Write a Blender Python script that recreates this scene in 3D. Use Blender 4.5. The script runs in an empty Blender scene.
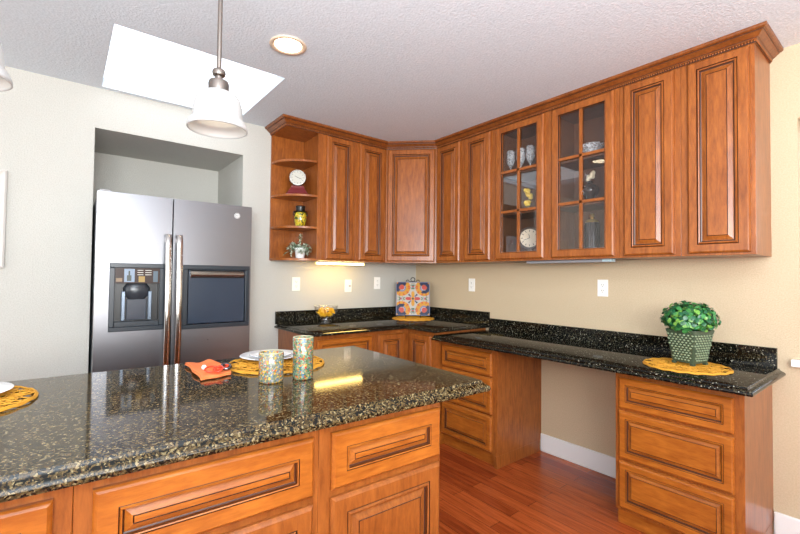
import bpy, bmesh, math, random
from mathutils import Vector, Matrix
S = bpy.context.scene
COL = S.collection
R = math.radians

# ------------------------------------------------------------ camera
cam_d = bpy.data.cameras.new('camera'); cam = bpy.data.objects.new('camera', cam_d); COL.objects.link(cam)
cam_d.sensor_width = 36; cam_d.lens = 421.2195 / 800 * 36; cam_d.clip_start = 0.02
rx = Vector((0.7814940565, -0.6238169646, 0.0109286025)); up = Vector((-0.0236026221, -0.0120494250, 0.9996489202)); fw = Vector((0.6234662716, 0.7814775787, 0.0241371510))
m = Matrix((rx, up, -fw)).transposed().to_4x4(); m.translation = Vector((-2.898204, -3.361789, 1.317632))
cam.matrix_world = m
S.camera = cam
# ------------------------------------------------------------ world and light
S.view_settings.view_transform = 'Standard'; S.view_settings.look = 'None'
S.view_settings.gamma = 1; S.view_settings.use_curve_mapping = False
S.view_settings.exposure = 0.22
w = bpy.data.worlds.new('daylight'); S.world = w; w.use_nodes = True
w.node_tree.nodes['Background'].inputs[0].default_value = (0.93, 0.97, 1.0, 1)
w.node_tree.nodes['Background'].inputs[1].default_value = 0.95
def area(name, loc, target, size, size_y, power, color):
    l = bpy.data.lights.new(name, 'AREA'); l.shape = 'RECTANGLE'; l.size = size; l.size_y = size_y
    l.energy = power; l.color = color
    o = bpy.data.objects.new(name, l); COL.objects.link(o); o.location = loc
    o.rotation_euler = (Vector(target) - Vector(loc)).to_track_quat('-Z', 'Y').to_euler()
    return o
area('patio_daylight', (-3.4, -6.3, 1.5), (-2.6, 0, 1.3), 4.2, 1.1, 105, (1.0, 0.97, 0.93))
area('dining_daylight', (-6.2, -2.6, 1.6), (0, -1.6, 1.1), 3.0, 2.0, 45, (1.0, 0.98, 0.96))
area('ceiling_fill', (-3.3, -4.3, 1.8), (-2.7, -3.4, 3.6), 1.8, 1.8, 210, (0.90, 0.96, 1.0))  # unseen upward fill lamp, added to brighten the ceiling

# ------------------------------------------------------------ materials
def lin(c):
    return tuple((x/255/12.92 if x/255 <= 0.04045 else ((x/255+0.055)/1.055)**2.4) for x in c) + (1,)
def mat(name, rgb, rough=0.5, metal=0.0, **kw):
    M = bpy.data.materials.new(name); M.use_nodes = True
    b = M.node_tree.nodes['Principled BSDF']
    b.inputs['Base Color'].default_value = lin(rgb); b.inputs['Roughness'].default_value = rough
    b.inputs['Metallic'].default_value = metal
    for k, v in kw.items(): b.inputs[k.replace('_', ' ')].default_value = v
    return M
def nt(M): return M.node_tree, M.node_tree.nodes, M.node_tree.links, M.node_tree.nodes['Principled BSDF']
def coords(M, scale=(1,1,1), kind='Object'):
    t, n, l, b = nt(M)
    tc = n.new('ShaderNodeTexCoord'); mp = n.new('ShaderNodeMapping'); mp.inputs['Scale'].default_value = scale
    l.new(tc.outputs[kind], mp.inputs[0]); return mp.outputs[0]
def noise(M, vec, scale, detail=3, rough=0.5, dist=0):
    t, n, l, b = nt(M); x = n.new('ShaderNodeTexNoise'); l.new(vec, x.inputs['Vector'])
    x.inputs['Scale'].default_value = scale; x.inputs['Detail'].default_value = detail
    x.inputs['Roughness'].default_value = rough; x.inputs['Distortion'].default_value = dist
    return x.outputs[0]
def ramp(M, fac, stops, interp='LINEAR'):
    t, n, l, b = nt(M); r = n.new('ShaderNodeValToRGB'); l.new(fac, r.inputs[0]); r.color_ramp.interpolation = interp
    e = r.color_ramp.elements
    while len(e) < len(stops): e.new(0.5)
    for q, (p, c) in zip(e, stops): q.position = p; q.color = lin(c)
    return r.outputs[0]
def bump(M, h, strength, dist):
    t, n, l, b = nt(M); x = n.new('ShaderNodeBump'); x.inputs['Strength'].default_value = strength
    x.inputs['Distance'].default_value = dist; l.new(h, x.inputs['Height']); l.new(x.outputs[0], b.inputs['Normal'])
def mixc(M, a, c, fac, mode='MULTIPLY'):
    t, n, l, b = nt(M); x = n.new('ShaderNodeMix'); x.data_type = 'RGBA'; x.blend_type = mode
    x.inputs[0].default_value = fac if not hasattr(fac, 'links') else 0
    if hasattr(fac, 'links'): l.new(fac, x.inputs[0])
    l.new(a, x.inputs[6]); l.new(c, x.inputs[7]); return x.outputs[2]
def paint(name, rgb, scale=95, strength=0.35):
    M = mat(name, rgb, 0.62); t, n, l, b = nt(M)
    v = coords(M); h = noise(M, v, scale, 2, 0.5)
    bump(M, h, strength+0.15, 0.004)
    d = tuple(max(0, c-5) for c in rgb); e = tuple(min(255, c+4) for c in rgb)
    l.new(ramp(M, h, [(0.35, d), (0.65, e)]), b.inputs['Base Color']); return M
def wood(name, dark, light, grain='Z', rough=0.3):
    M = mat(name, light, rough); t, n, l, b = nt(M)
    s = {'Z': (1, 1, 0.16), 'X': (0.16, 1, 1)}[grain]
    v = coords(M, s); a = noise(M, v, 60, 6, 0.7, 0.3)
    v2 = coords(M, tuple(x*1.0 if x == 1 else 0.5 for x in s)); c2 = noise(M, v2, 9, 4, 0.6, 0.3)
    c1 = ramp(M, a, [(0.3, dark), (0.68, light)])
    dd = ramp(M, c2, [(0.3, (218, 206, 194)), (0.7, (255, 255, 255))])
    l.new(mixc(M, c1, dd, 1.0), b.inputs['Base Color'])
    b.inputs['Coat Weight'].default_value = 0.18; b.inputs['Coat Roughness'].default_value = 0.2; b.inputs['Specular IOR Level'].default_value = 0.35
    return M
WOOD = wood('maple_vertical_grain', (130, 70, 28), (176, 104, 45))
CROWNW = wood('crown_maple', (112, 60, 26), (152, 88, 40))
WOODH = wood('maple_horizontal_grain', (152, 82, 26), (192, 115, 42), 'X')
GLAZE = mat('dark_glaze', (62, 28, 12), 0.35)
GLAZE2 = mat('brown_glaze', (84, 42, 16), 0.35)
DOORM = [WOOD, GLAZE, GLAZE2]; DRAWM = [WOODH, GLAZE, GLAZE2]
INSIDE = wood('cabinet_interior', (96, 60, 38), (120, 80, 52), rough=0.5)
def granite(name, base, mid, fleck, fleck2, scale, th):
    M = mat(name, base, 0.07); t, n, l, b = nt(M)
    v = coords(M)
    nz = n.new('ShaderNodeTexNoise'); nz.inputs['Scale'].default_value = 40; l.new(v, nz.inputs['Vector'])
    mx = n.new('ShaderNodeMix'); mx.data_type = 'RGBA'; mx.blend_type = 'LINEAR_LIGHT'; mx.inputs[0].default_value = 0.008
    l.new(v, mx.inputs[6]); l.new(nz.outputs['Color'], mx.inputs[7])
    vo = n.new('ShaderNodeTexVoronoi'); vo.inputs['Scale'].default_value = scale; l.new(mx.outputs[2], vo.inputs['Vector'])
    sp = n.new('ShaderNodeSeparateColor'); l.new(vo.outputs['Color'], sp.inputs[0])
    c1 = ramp(M, sp.outputs[0], [(0.0, base), (th, mid), (th+0.22, fleck), (th+(0.36 if th > 0.5 else 0.52), fleck2)], 'CONSTANT')
    vo2 = n.new('ShaderNodeTexVoronoi'); vo2.inputs['Scale'].default_value = scale*2.3; l.new(mx.outputs[2], vo2.inputs['Vector'])
    sp2 = n.new('ShaderNodeSeparateColor'); l.new(vo2.outputs['Color'], sp2.inputs[0])
    c2 = ramp(M, sp2.outputs[1], [(0.0, (90, 90, 85)), (0.55, (255, 255, 255))])
    l.new(mixc(M, c1, c2, 0.7), b.inputs['Base Color'])
    b.inputs['IOR'].default_value = 1.37
    return M
GRAN_I = granite('lit_gold_flecked_granite', (20, 18, 12), (66, 53, 32), (94, 77, 48), (136, 120, 86), 215, 0.36)  # same granite as perimeter; brighter reflection painted in as extra brown flecks
GRAN_P = granite('black_granite', (9, 11, 9), (26, 25, 19), (78, 72, 54), (160, 156, 140), 230, 0.62)
WALL_B = paint('grey_wall_tone', (190, 188, 180), 150)  # grey tone of the back and front walls
WALL_R = paint('tan_wall_tone', (200, 180, 149), 150)  # tan tone of the right wall
CEIL = paint('ceiling_paint', (218, 227, 235), 90, 0.5)
WHITE = mat('white_trim_paint', (235, 234, 232), 0.35)
PLASTIC = mat('white_plastic', (240, 238, 232), 0.3)
SLOT = mat('dark_slot', (40, 36, 34), 0.5)
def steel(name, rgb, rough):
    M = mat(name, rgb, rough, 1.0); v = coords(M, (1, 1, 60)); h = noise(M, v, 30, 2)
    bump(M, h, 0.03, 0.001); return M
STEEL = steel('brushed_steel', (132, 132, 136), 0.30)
CHROME = mat('polished_metal', (215, 213, 210), 0.14, 1.0)
NICKEL = mat('brushed_nickel', (150, 140, 132), 0.28, 1.0)
SLATE = mat('slate_plastic', (34, 42, 50), 0.3)
SLATE2 = mat('blue_grey_gloss_panel', (42, 54, 70), 0.22)
BLACK = mat('black_plastic', (14, 14, 15), 0.3)
IRON = mat('black_iron', (18, 18, 18), 0.4)
PORC = mat('white_porcelain', (240, 240, 240), 0.12)
PORCB = mat('grey_blue_rim', (130, 138, 158), 0.2)
STRAW = mat('yellow_straw', (214, 152, 42), 0.7)
def thin_glass(name, tint=(1,1,1,1), ior=1.5, rough=0.0):
    M = bpy.data.materials.new(name); M.use_nodes = True; n = M.node_tree.nodes; l = M.node_tree.links; n.clear()
    o = n.new('ShaderNodeOutputMaterial'); a = n.new('ShaderNodeBsdfTransparent'); a.inputs[0].default_value = tint
    g = n.new('ShaderNodeBsdfGlossy'); g.inputs['Roughness'].default_value = rough
    f = n.new('ShaderNodeFresnel'); gm = n.new('ShaderNodeNewGeometry'); mr = n.new('ShaderNodeMapRange')   # same reflectance from both faces of the pane
    mr.inputs[3].default_value = ior; mr.inputs[4].default_value = 1/ior; l.new(gm.outputs['Backfacing'], mr.inputs[0]); l.new(mr.outputs[0], f.inputs[0]); mx = n.new('ShaderNodeMixShader')
    l.new(f.outputs[0], mx.inputs[0]); l.new(a.outputs[0], mx.inputs[1]); l.new(g.outputs[0], mx.inputs[2]); l.new(mx.outputs[0], o.inputs[0])
    return M
PANE = thin_glass('window_glass', ior=1.68)
CRYSTAL = thin_glass('cut_crystal', (0.98, 0.98, 0.98, 1), 1.85, 0.03)
CUT = bpy.data.materials.new('cut_glass'); CUT.use_nodes = True; _n = CUT.node_tree.nodes; _l = CUT.node_tree.links; _b = _n['Principled BSDF']
_b.inputs['Base Color'].default_value = (0.8, 0.82, 0.85, 1); _b.inputs['Roughness'].default_value = 0.12; _t = _n.new('ShaderNodeBsdfTransparent'); _m = _n.new('ShaderNodeMixShader')
_v = _n.new('ShaderNodeTexVoronoi'); _v.inputs['Scale'].default_value = 75; _tc = _n.new('ShaderNodeTexCoord'); _l.new(_tc.outputs['Object'], _v.inputs['Vector'])
_r = _n.new('ShaderNodeMapRange'); _r.inputs[1].default_value = 0.2; _r.inputs[2].default_value = 0.7; _r.inputs[3].default_value = 0.06; _r.inputs[4].default_value = 0.5; _l.new(_v.outputs['Distance'], _r.inputs[0])
_l.new(_r.outputs[0], _m.inputs[0]); _l.new(_t.outputs[0], _m.inputs[1]); _l.new(_b.outputs[0], _m.inputs[2]); _l.new(_m.outputs[0], _n['Material Output'].inputs[0])
def emit(name, rgb, strength):
    M = mat(name, rgb, 0.5); b = M.node_tree.nodes['Principled BSDF']
    b.inputs['Emission Color'].default_value = lin(rgb); b.inputs['Emission Strength'].default_value = strength; return M

# ------------------------------------------------------------ mesh helpers
def box(bm, x0, y0, z0, x1, y1, z1, mi=0):
    v = [bm.verts.new((x, y, z)) for x in (x0, x1) for y in (y0, y1) for z in (z0, z1)]
    for f in ((0,1,3,2), (4,6,7,5), (0,4,5,1), (2,3,7,6), (0,2,6,4), (1,5,7,3)):
        bm.faces.new([v[i] for i in f]).material_index = mi
def loft(bm, loops, mi=0, cap0=True, cap1=True, closed=True):
    rows = [[bm.verts.new(p) for p in L] for L in loops]; n = len(rows[0])
    for k, (a, b) in enumerate(zip(rows, rows[1:])):
        mm = mi[k] if isinstance(mi, (list, tuple)) else mi
        for i in range(n if closed else n-1):
            bm.faces.new((a[i], a[(i+1) % n], b[(i+1) % n], b[i])).material_index = mm
    l0 = mi[0] if isinstance(mi, (list, tuple)) else mi; l1 = mi[-1] if isinstance(mi, (list, tuple)) else mi
    if cap0: bm.faces.new(rows[0][::-1]).material_index = l0
    if cap1: bm.faces.new(rows[-1]).material_index = l1
    return rows
def lathe(bm, prof, n=32, mi=0, c=(0,0,0), cap0=True, cap1=True, ry=1.0):
    loft(bm, [[(c[0]+r*math.cos(2*math.pi*i/n), c[1]+r*ry*math.sin(2*math.pi*i/n), c[2]+z) for i in range(n)] for r, z in prof], mi, cap0, cap1)
def tube(bm, pts, r, n=8, mi=0, closed=False):
    P = [Vector(p) for p in pts]; loops = []
    u = None
    for i, p in enumerate(P):
        a = P[(i-1) % len(P)] if (closed or i) else P[0]; b = P[(i+1) % len(P)] if (closed or i < len(P)-1) else P[-1]
        t = (b-a).normalized()
        if u is None: u = t.orthogonal().normalized()
        u = (u - t*u.dot(t)); u = u.normalized() if u.length > 1e-6 else t.orthogonal().normalized()
        v = t.cross(u); rr = r[i] if isinstance(r, (list, tuple)) else r
        loops.append([tuple(p + (u*math.cos(2*math.pi*k/n) + v*math.sin(2*math.pi*k/n))*rr) for k in range(n)])
    if closed: loops.append(loops[0]); loft(bm, loops, mi, False, False)
    else: loft(bm, loops, mi)
def make(name, bm, mats, parent=None, loc=(0,0,0), rot=(0,0,0), smooth=False, bevel=0):
    bmesh.ops.recalc_face_normals(bm, faces=bm.faces)
    me = bpy.data.meshes.new(name); bm.to_mesh(me); bm.free()
    for x in (mats if isinstance(mats, (list, tuple)) else [mats]): me.materials.append(x)
    if smooth:
        me.shade_smooth()
        if smooth != 'all': me.set_sharp_from_angle(angle=R(40))
    o = bpy.data.objects.new(name, me); COL.objects.link(o); o.parent = parent; o.location = loc; o.rotation_euler = rot
    if bevel:
        b = o.modifiers.new('bevel', 'BEVEL'); b.width = bevel; b.segments = 2; b.limit_method = 'ANGLE'; b.angle_limit = R(50)
    return o
def tag(o, label, cat, group=None, kind=None):
    o['label'] = label; o['category'] = cat
    if group: o['group'] = group
    if kind: o['kind'] = kind
    return o
def thing(name, label, cat, loc=(0,0,0), rz=0, group=None):
    o = bpy.data.objects.new(name, None); o.empty_display_size = 0.05; COL.objects.link(o); o.location = loc; o.rotation_euler = (0, 0, rz)
    return tag(o, label, cat, group)
def struct(name, bm, mats, **k):
    o = make(name, bm, mats, **k); o['kind'] = 'structure'; return o
def bx(name, dims, mats, parent=None, bevel=0, **k):
    bm = bmesh.new(); box(bm, *dims); return make(name, bm, mats, parent, bevel=bevel, **k)
def sbx(name, dims, mats): 
    o = bx(name, dims, mats); o['kind'] = 'structure'; return o

# ------------------------------------------------------------ room
ZC = 2.531
bm = bmesh.new(); box(bm, -6.5, -6.5, -0.1, 0.15, 0.85, 0.0)
FL = mat('cherry_plank_floor', (150, 66, 34), 0.25); t, n, l, b = nt(FL)
v = coords(FL); mp = n.new('ShaderNodeMapping'); mp.inputs['Rotation'].default_value = (0, 0, R(90)); l.new(v, mp.inputs[0])
br = n.new('ShaderNodeTexBrick'); l.new(mp.outputs[0], br.inputs[0]); br.offset = 0.37; br.offset_frequency = 2
br.inputs['Color1'].default_value = lin((196, 96, 46)); br.inputs['Color2'].default_value = lin((136, 50, 22)); br.inputs['Mortar'].default_value = lin((50, 18, 10))
br.inputs['Scale'].default_value = 1; br.inputs['Mortar Size'].default_value = 0.0012; br.inputs['Brick Width'].default_value = 0.95; br.inputs['Row Height'].default_value = 0.085
br.inputs['Bias'].default_value = -0.25
g = noise(FL, coords(FL, (1, 0.06, 1)), 60, 5, 0.7, 0.5)
gc = ramp(FL, g, [(0.3, (170, 150, 140)), (0.65, (255, 255, 255))])
l.new(mixc(FL, br.outputs[0], gc, 0.9), b.inputs['Base Color'])
struct('floor', bm, FL)
# ceiling with the skylight opening
SX0, SX1, SY0, SY1 = -2.735, -1.865, -0.915, -0.045
bm = bmesh.new()
for d in ((-6.5, -6.5, SX0, 0.85), (SX1, -6.5, 0.15, 0.85), (SX0, -6.5, SX1, SY0), (SX0, SY1, SX1, 0.85)):
    box(bm, d[0], d[1], ZC, d[2], d[3], ZC+0.12)
struct('ceiling', bm, CEIL)
bm = bmesh.new()   # back wall with the fridge niche
NX0, NX1, NZ, ND = -2.762, -1.812, 2.268, 0.687
box(bm, -6.5, 0, 0, NX0, 0.12, ZC); box(bm, NX1, 0, 0, 0.0, 0.12, ZC); box(bm, NX0, 0, NZ, NX1, 0.12, ZC)
box(bm, NX0-0.1, 0.12, 0, NX0, ND, NZ+0.1); box(bm, NX1, 0.12, 0, NX1+0.1, ND, NZ+0.1); box(bm, NX0, 0.12, NZ, NX1, ND, NZ+0.1)
box(bm, NX0-0.1, ND, 0, NX1+0.1, ND+0.1, NZ+0.1)
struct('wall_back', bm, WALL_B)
bm = bmesh.new()   # right wall with a window beyond the desk
WY0, WY1, WZ0, WZ1 = -4.3, -2.957, 0.93, 2.15
box(bm, 0, WY1, 0, 0.14, 0.12, ZC); box(bm, 0, -6.5, 0, 0.14, WY0, ZC); box(bm, 0, WY0, 0, 0.14, WY1, WZ0); box(bm, 0, WY0, WZ1, 0.14, WY1, ZC)
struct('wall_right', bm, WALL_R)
fr = bmesh.new()
for d in ((0.08, WY0, WZ0, 0.13, WY0+0.05, WZ1), (0.08, WY1-0.05, WZ0, 0.13, WY1, WZ1), (0.08, WY0, WZ0, 0.13, WY1, WZ0+0.05), (0.08, WY0, WZ1-0.05, 0.13, WY1, WZ1), (0.09, (WY0+WY1)/2-0.025, WZ0, 0.12, (WY0+WY1)/2+0.025, WZ1)):
    box(fr, *d)
wn = struct('window_1', fr, WHITE)
bx('window_glass', (0.100, WY0+0.03, WZ0+0.03, 0.104, WY1-0.03, WZ1-0.03), PANE, wn)
sbx('trim_1', (-0.045, WY0-0.03, 0.893, 0.08, WY1+0.027, 0.925), WHITE)['label'] = 'white window sill'
bm = bmesh.new()   # far wall behind the camera with a wide window band
OX0, OX1, OZ0, OZ1 = -5.9, -0.7, 0.9, 2.08
box(bm, -6.5, -6.62, 0, OX0, -6.5, ZC); box(bm, OX1, -6.62, 0, 0.0, -6.5, ZC); box(bm, OX0, -6.62, 0, OX1, -6.5, OZ0); box(bm, OX0, -6.62, OZ1, OX1, -6.5, ZC)
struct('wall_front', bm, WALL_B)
def baseboard(name, x0, y0, x1, y1, h=0.134):
    bm = bmesh.new(); box(bm, x0, y0, 0, x1, y1, h); o = struct(name, bm, WHITE, bevel=0.006); return o
baseboard('baseboard_right', -0.016, -2.292, -0.0005, -1.494)
baseboard('baseboard_right', -0.016, -6.5, -0.0005, -2.852)
baseboard('baseboard_back', -6.5, -0.016, NX0, -0.0005)
baseboard('baseboard_back', NX1, -0.016, -1.505, -0.0005)
# skylight
sk = thing('skylight', 'square white skylight set in the ceiling above the fridge', 'skylight', (0, 0, 0))
bm = bmesh.new(); zt = ZC+0.06
for d in ((SX0-0.03, SY0-0.03, SX1+0.03, SY0), (SX0-0.03, SY1, SX1+0.03, SY1+0.03), (SX0-0.03, SY0, SX0, SY1), (SX1, SY0, SX1+0.03, SY1)):
    box(bm, d[0], d[1], ZC+0.12, d[2], d[3], ZC+0.16)
make('frame', bm, WHITE, sk)
bx('diffuser', (SX0, SY0, zt, SX1, SY1, zt+0.01), emit('daylit_acrylic', (236, 246, 255), 1.3), sk)

# ------------------------------------------------------------ cabinet doors and drawers
def front(w, h, s=0.05, drawer=False, t=0.021, mats=None):
    """raised-panel front, x 0..w, z 0..h, back on y=0, facing -y"""
    if drawer: R_ = [(0, 0, 0), (0, t-0.009, 0), (0.004, t-0.004, 0), (0.009, t, 0), (s, t, 0), (s+0.0010, t-0.003, 1), (s+0.0026, t-0.002, 1), (s+0.0045, t+0.003, 0), (s+0.0075, t+0.002, 0),
                     (s+0.0095, t-0.008, 2), (s+0.0125, t-0.010, 1), (s+0.0145, t-0.009, 0), (s+0.028, t-0.001, 0), (s+0.0295, t-0.003, 1), (s+0.031, t-0.001, 1), (s+0.032, t-0.001, 0)]
    else: R_ = [(0, 0, 0), (0, t-0.010, 0), (0.005, t-0.004, 0), (0.010, t, 0), (s-0.004, t, 0), (s-0.002, t-0.004, 1), (s, t-0.002, 1), (s+0.004, t+0.004, 0), (s+0.009, t+0.002, 0),
                (s+0.011, t-0.008, 2), (s+0.016, t-0.010, 1), (s+0.019, t-0.010, 0), (s+0.038, t-0.001, 0), (s+0.0395, t-0.003, 1), (s+0.0415, t-0.001, 1), (s+0.043, t-0.001, 0)]
    bm = bmesh.new(); loops = [[(i, -y, i), (w-i, -y, i), (w-i, -y, h-i), (i, -y, h-i)] for i, y, k in R_]
    loft(bm, loops, [k for i, y, k in R_[1:]])
    return bm
def add_front(parent, x, z, w, h, y, kind='door', s=None, rough=None):
    dr = kind == 'drawer'
    o = make(kind, front(w, h, s or (0.034 if dr else 0.048), dr), DRAWM if dr else DOORM, parent, (x, -y, z))
    return o
ZU, ZT = 1.446, 2.500
D1, D2 = 1.458, 2.466
def body(bm, w, d, z0, z1): box(bm, 0.0004, -d, z0, w-0.0004, -0.0005, z1)
def upper(label, x0, x1, doors, loc=(0,0,0), rz=0):
    t = thing('wall_cabinet', label, 'cabinet', loc, rz, 'glazed maple wall cabinets')
    bm = bmesh.new(); body(bm, x1-x0, 0.314, ZU, ZT)
    make('cabinet_body', bm, WOOD, t, bevel=0.0015)
    for a, b_ in doors: add_front(t, a-x0, D1, b_-a, D2-D1, 0.3142)
    return t
# back wall, left to right.
upper('narrow wood wall cabinet right beside the open corner shelves', -1.285, -0.96, [(-1.247, -0.990)], (-1.285, 0, 0))
upper('narrow wood wall cabinet between the light strip cabinet and the diagonal corner one', -0.96, -0.638, [(-0.929, -0.663)], (-0.96, 0, 0))
# diagonal corner
t = thing('corner_wall_cabinet', 'diagonal wood corner wall cabinet with one broad paler door', 'cabinet', (0, 0, 0))
bm = bmesh.new(); P = [(-0.0005, -0.0005), (-0.6376, -0.0005), (-0.6376, -0.314), (-0.314, -0.6376), (-0.0005, -0.6376)]
loft(bm, [[(x, y, z) for x, y in P] for z in (ZU, ZT)]); make('cabinet_body', bm, WOOD, t, bevel=0.0015)
dl = math.hypot(0.3236, 0.3236); mx_, my_ = -0.4758, -0.4758
o = make('door', front(dl-0.03, D2-D1, 0.05), DOORM, t, (-0.6376+0.015*0.7071-0.0003, -0.314-0.015*0.7071-0.0003, D1), (0, 0, R(-45)))
# right wall: local x grows toward the camera
RW = R(-90)
def upper_r(label, y0, y1, doors):
    return upper(label, -y0, -y1, [(-a, -b_) for a, b_ in doors], (0, y0, 0), RW)
upper_r('narrow wood wall cabinet touching the diagonal corner cabinet, right-hand wall', -0.638, -0.955, [(-0.654, -0.925)])
upper_r('narrow solid-door wood wall cabinet directly left of the cabinet with wine glasses', -0.955, -1.277, [(-0.986, -1.249)])
upper_r('solid-door wood wall cabinet directly right of the glass-door cabinets', -2.219, -2.54, [(-2.247, -2.510)])
upper_r('wood wall cabinet at the right end with pale exposed side panel', -2.54, -2.853, [(-2.573, -2.834)])
def glass_cab(label, y0, y1, a, b_):
    w = y0-y1
    t = thing('glass_door_cabinet', label, 'cabinet', (0, y0, 0), RW, 'glazed maple wall cabinets')
    bm = bmesh.new(); p = 0.018; g = 0.0004
    box(bm, g, -0.296, ZU, p, -0.0005, ZT); box(bm, w-p, -0.296, ZU, w-g, -0.0005, ZT)
    box(bm, p, -0.296, ZU, w-p, -0.0005, ZU+0.05); box(bm, p, -0.296, D2-0.02, w-p, -0.0005, ZT); box(bm, p, -0.012, ZU+0.05, w-p, -0.0005, D2-0.02)
    make('cabinet_body', bm, INSIDE, t)
    l_, r_ = y0-a, y0-b_; bm = bmesh.new()
    for d in ((g, ZU, l_+0.02, ZT), (r_-0.02, ZU, w-g, ZT), (l_+0.02, ZU, r_-0.02, D1+0.03), (l_+0.02, D2-0.03, r_-0.02, ZT)): box(bm, d[0], -0.314, d[1], d[2], -0.296, d[3])
    make('face_frame', bm, WOOD, t)
    for z in (1.815, 2.115): bx('shelf', (p, -0.28, z-0.018, w-p, -0.012, z), INSIDE, t)
    W, H = r_-l_, D2-D1; s = 0.055; bm = bmesh.new(); tt = 0.021
    R_ = [(0, 0), (0, tt-0.01), (0.005, tt-0.004), (0.010, tt), (s-0.008, tt), (s-0.006, tt+0.003), (s-0.002, tt+0.001), (s, tt-0.012), (s, 0)]
    loops = [[(i, -y, i), (W-i, -y, i), (W-i, -y, H-i), (i, -y, H-i)] for i, y in R_]; loops.append(loops[0])
    loft(bm, loops, [0,0,0,0,2,0,1,0,0], False, False)
    ow, oh = W-2*s, H-2*s
    box(bm, W/2-0.009, -0.018, s, W/2+0.009, -0.005, H-s)
    for k in (1, 2): box(bm, s, -0.018, s+oh*k/3-0.009, W-s, -0.005, s+oh*k/3+0.009)
    d = make('door', bm, DOORM, t, (l_, -0.3142, D1))
    bx('glass_pane', (s, -0.0040, s, W-s, -0.0015, H-s), PANE, d)
    return t
glass_cab('glass-door wall cabinet holding wine glasses and a round clock', -1.277, -1.747, -1.304, -1.717)
glass_cab('glass-door wall cabinet holding a crystal dish, bottle vase and canister', -1.747, -2.219, -1.776, -2.192)

# open corner shelf unit on the back wall
t = thing('corner_shelf_unit', 'open wood end shelves with curved fronts, left of the wall cabinets', 'shelf', (-1.589, 0, 0))
W = 0.304
bm = bmesh.new(); box(bm, 0, -0.018, ZU, W-0.018, -0.0005, ZT); box(bm, W-0.018, -0.3138, ZU, W-0.0005, -0.0005, ZT)
box(bm, 0, -0.312, 2.470, W-0.018, -0.018, 2.50)
box(bm, W-0.035, -0.3138, ZU, W-0.018, -0.295, 2.470)
make('shelf_body', bm, WOOD, t, bevel=0.001)
for z in (ZU+0.014, 1.717, 1.972, 2.250):
    bm = bmesh.new(); n_ = 20; P = [(W-0.019, -0.0185)]
    P += [(0.001+(W-0.02)*(1-math.cos(R(90)*i/n_)), -0.0185-0.285*math.sin(R(90)*i/n_)) for i in range(n_+1)]
    loft(bm, [[(x, y, zz) for x, y in P] for zz in (z-0.019, z)]); make('curved_shelf', bm, WOOD, t, bevel=0.003)

# crown moulding
def offset_path(P, d, closed=False):
    out = []
    for i, p in enumerate(P):
        p = Vector(p)
        def nrm(a, b): e = (Vector(b)-Vector(a)).normalized(); return Vector((e.y, -e.x))
        if closed: n1 = nrm(P[i-1], P[i]); n2 = nrm(P[i], P[(i+1) % len(P)])
        elif i == 0: n1 = n2 = nrm(P[0], P[1])
        elif i == len(P)-1: n1 = n2 = nrm(P[-2], P[-1])
        else: n1 = nrm(P[i-1], P[i]); n2 = nrm(P[i], P[i+1])
        mm = (n1+n2).normalized(); out.append(p + mm*(d/max(0.2, mm.dot(n1))))
    return out
CP = [(-1.589, -0.0005), (-1.589, -0.3145), (-0.6378, -0.3145), (-0.3145, -0.6378), (-0.3145, -2.8535), (-0.0005, -2.8535)]
def out_path(P, d): return [(q.x, q.y) for q in offset_path(P, d)]
prof = [(0.0006, 2.470, 0), (0.0045, 2.470, 0), (0.005, 2.473, 1), (0.005, 2.4825, 1), (0.009, 2.483, 0), (0.012, 2.487, 0), (0.0125, 2.490, 1), (0.017, 2.491, 0), (0.023, 2.496, 0), (0.031, 2.503, 0), (0.039, 2.508, 0), (0.0395, 2.512, 1),
        (0.047, 2.513, 0), (0.053, 2.518, 0), (0.055, 2.523, 0), (0.055, 2.5300, 0), (0.0006, 2.5300, 0)]
def side(d):
    q = offset_path(CP, d)
    return [(a.x, a.y) for a in q]
if Vector(side(0.05)[2]).y > CP[2][1]: side_s = -1
else: side_s = 1
bm = bmesh.new(); rows = []
for d, z, k in prof + prof[:1]:
    rows.append([bm.verts.new((x, y, z)) for x, y in side(side_s*d)])
for k in range(len(rows)-1):
    for i in range(len(CP)-1):
        f = bm.faces.new((rows[k][i], rows[k][i+1], rows[k+1][i+1], rows[k+1][i])); f.material_index = (prof+prof[:1])[k+1][2]
for e in (0, -1): bm.faces.new([r[e] for r in rows[:-1]])
cm = thing('crown_molding', 'wood crown molding with rope bead running along the cabinet tops', 'molding')
make('molding', bm, [CROWNW, GLAZE, GLAZE2], cm)
bm = bmesh.new(); q = side(side_s*0.0075)
for a, b_ in zip(q, q[1:]):
    a, b_ = Vector(a), Vector(b_); L = (b_-a).length; nn = int(L/0.012)
    for i in range(nn):
        p = a.lerp(b_, (i+0.5)/nn); e = (b_-a).normalized()
        m_ = Matrix.Translation((p.x, p.y, 2.4777)) @ Matrix.Rotation(math.atan2(e.y, e.x), 4, 'Z') @ Matrix.Rotation(R(35), 4, 'Y') @ Matrix.Diagonal((0.0046, 0.004, 0.0060, 1))
        bmesh.ops.create_icosphere(bm, subdivisions=1, radius=1, matrix=m_)
make('rope_bead', bm, WOOD, cm, smooth='all')

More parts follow.
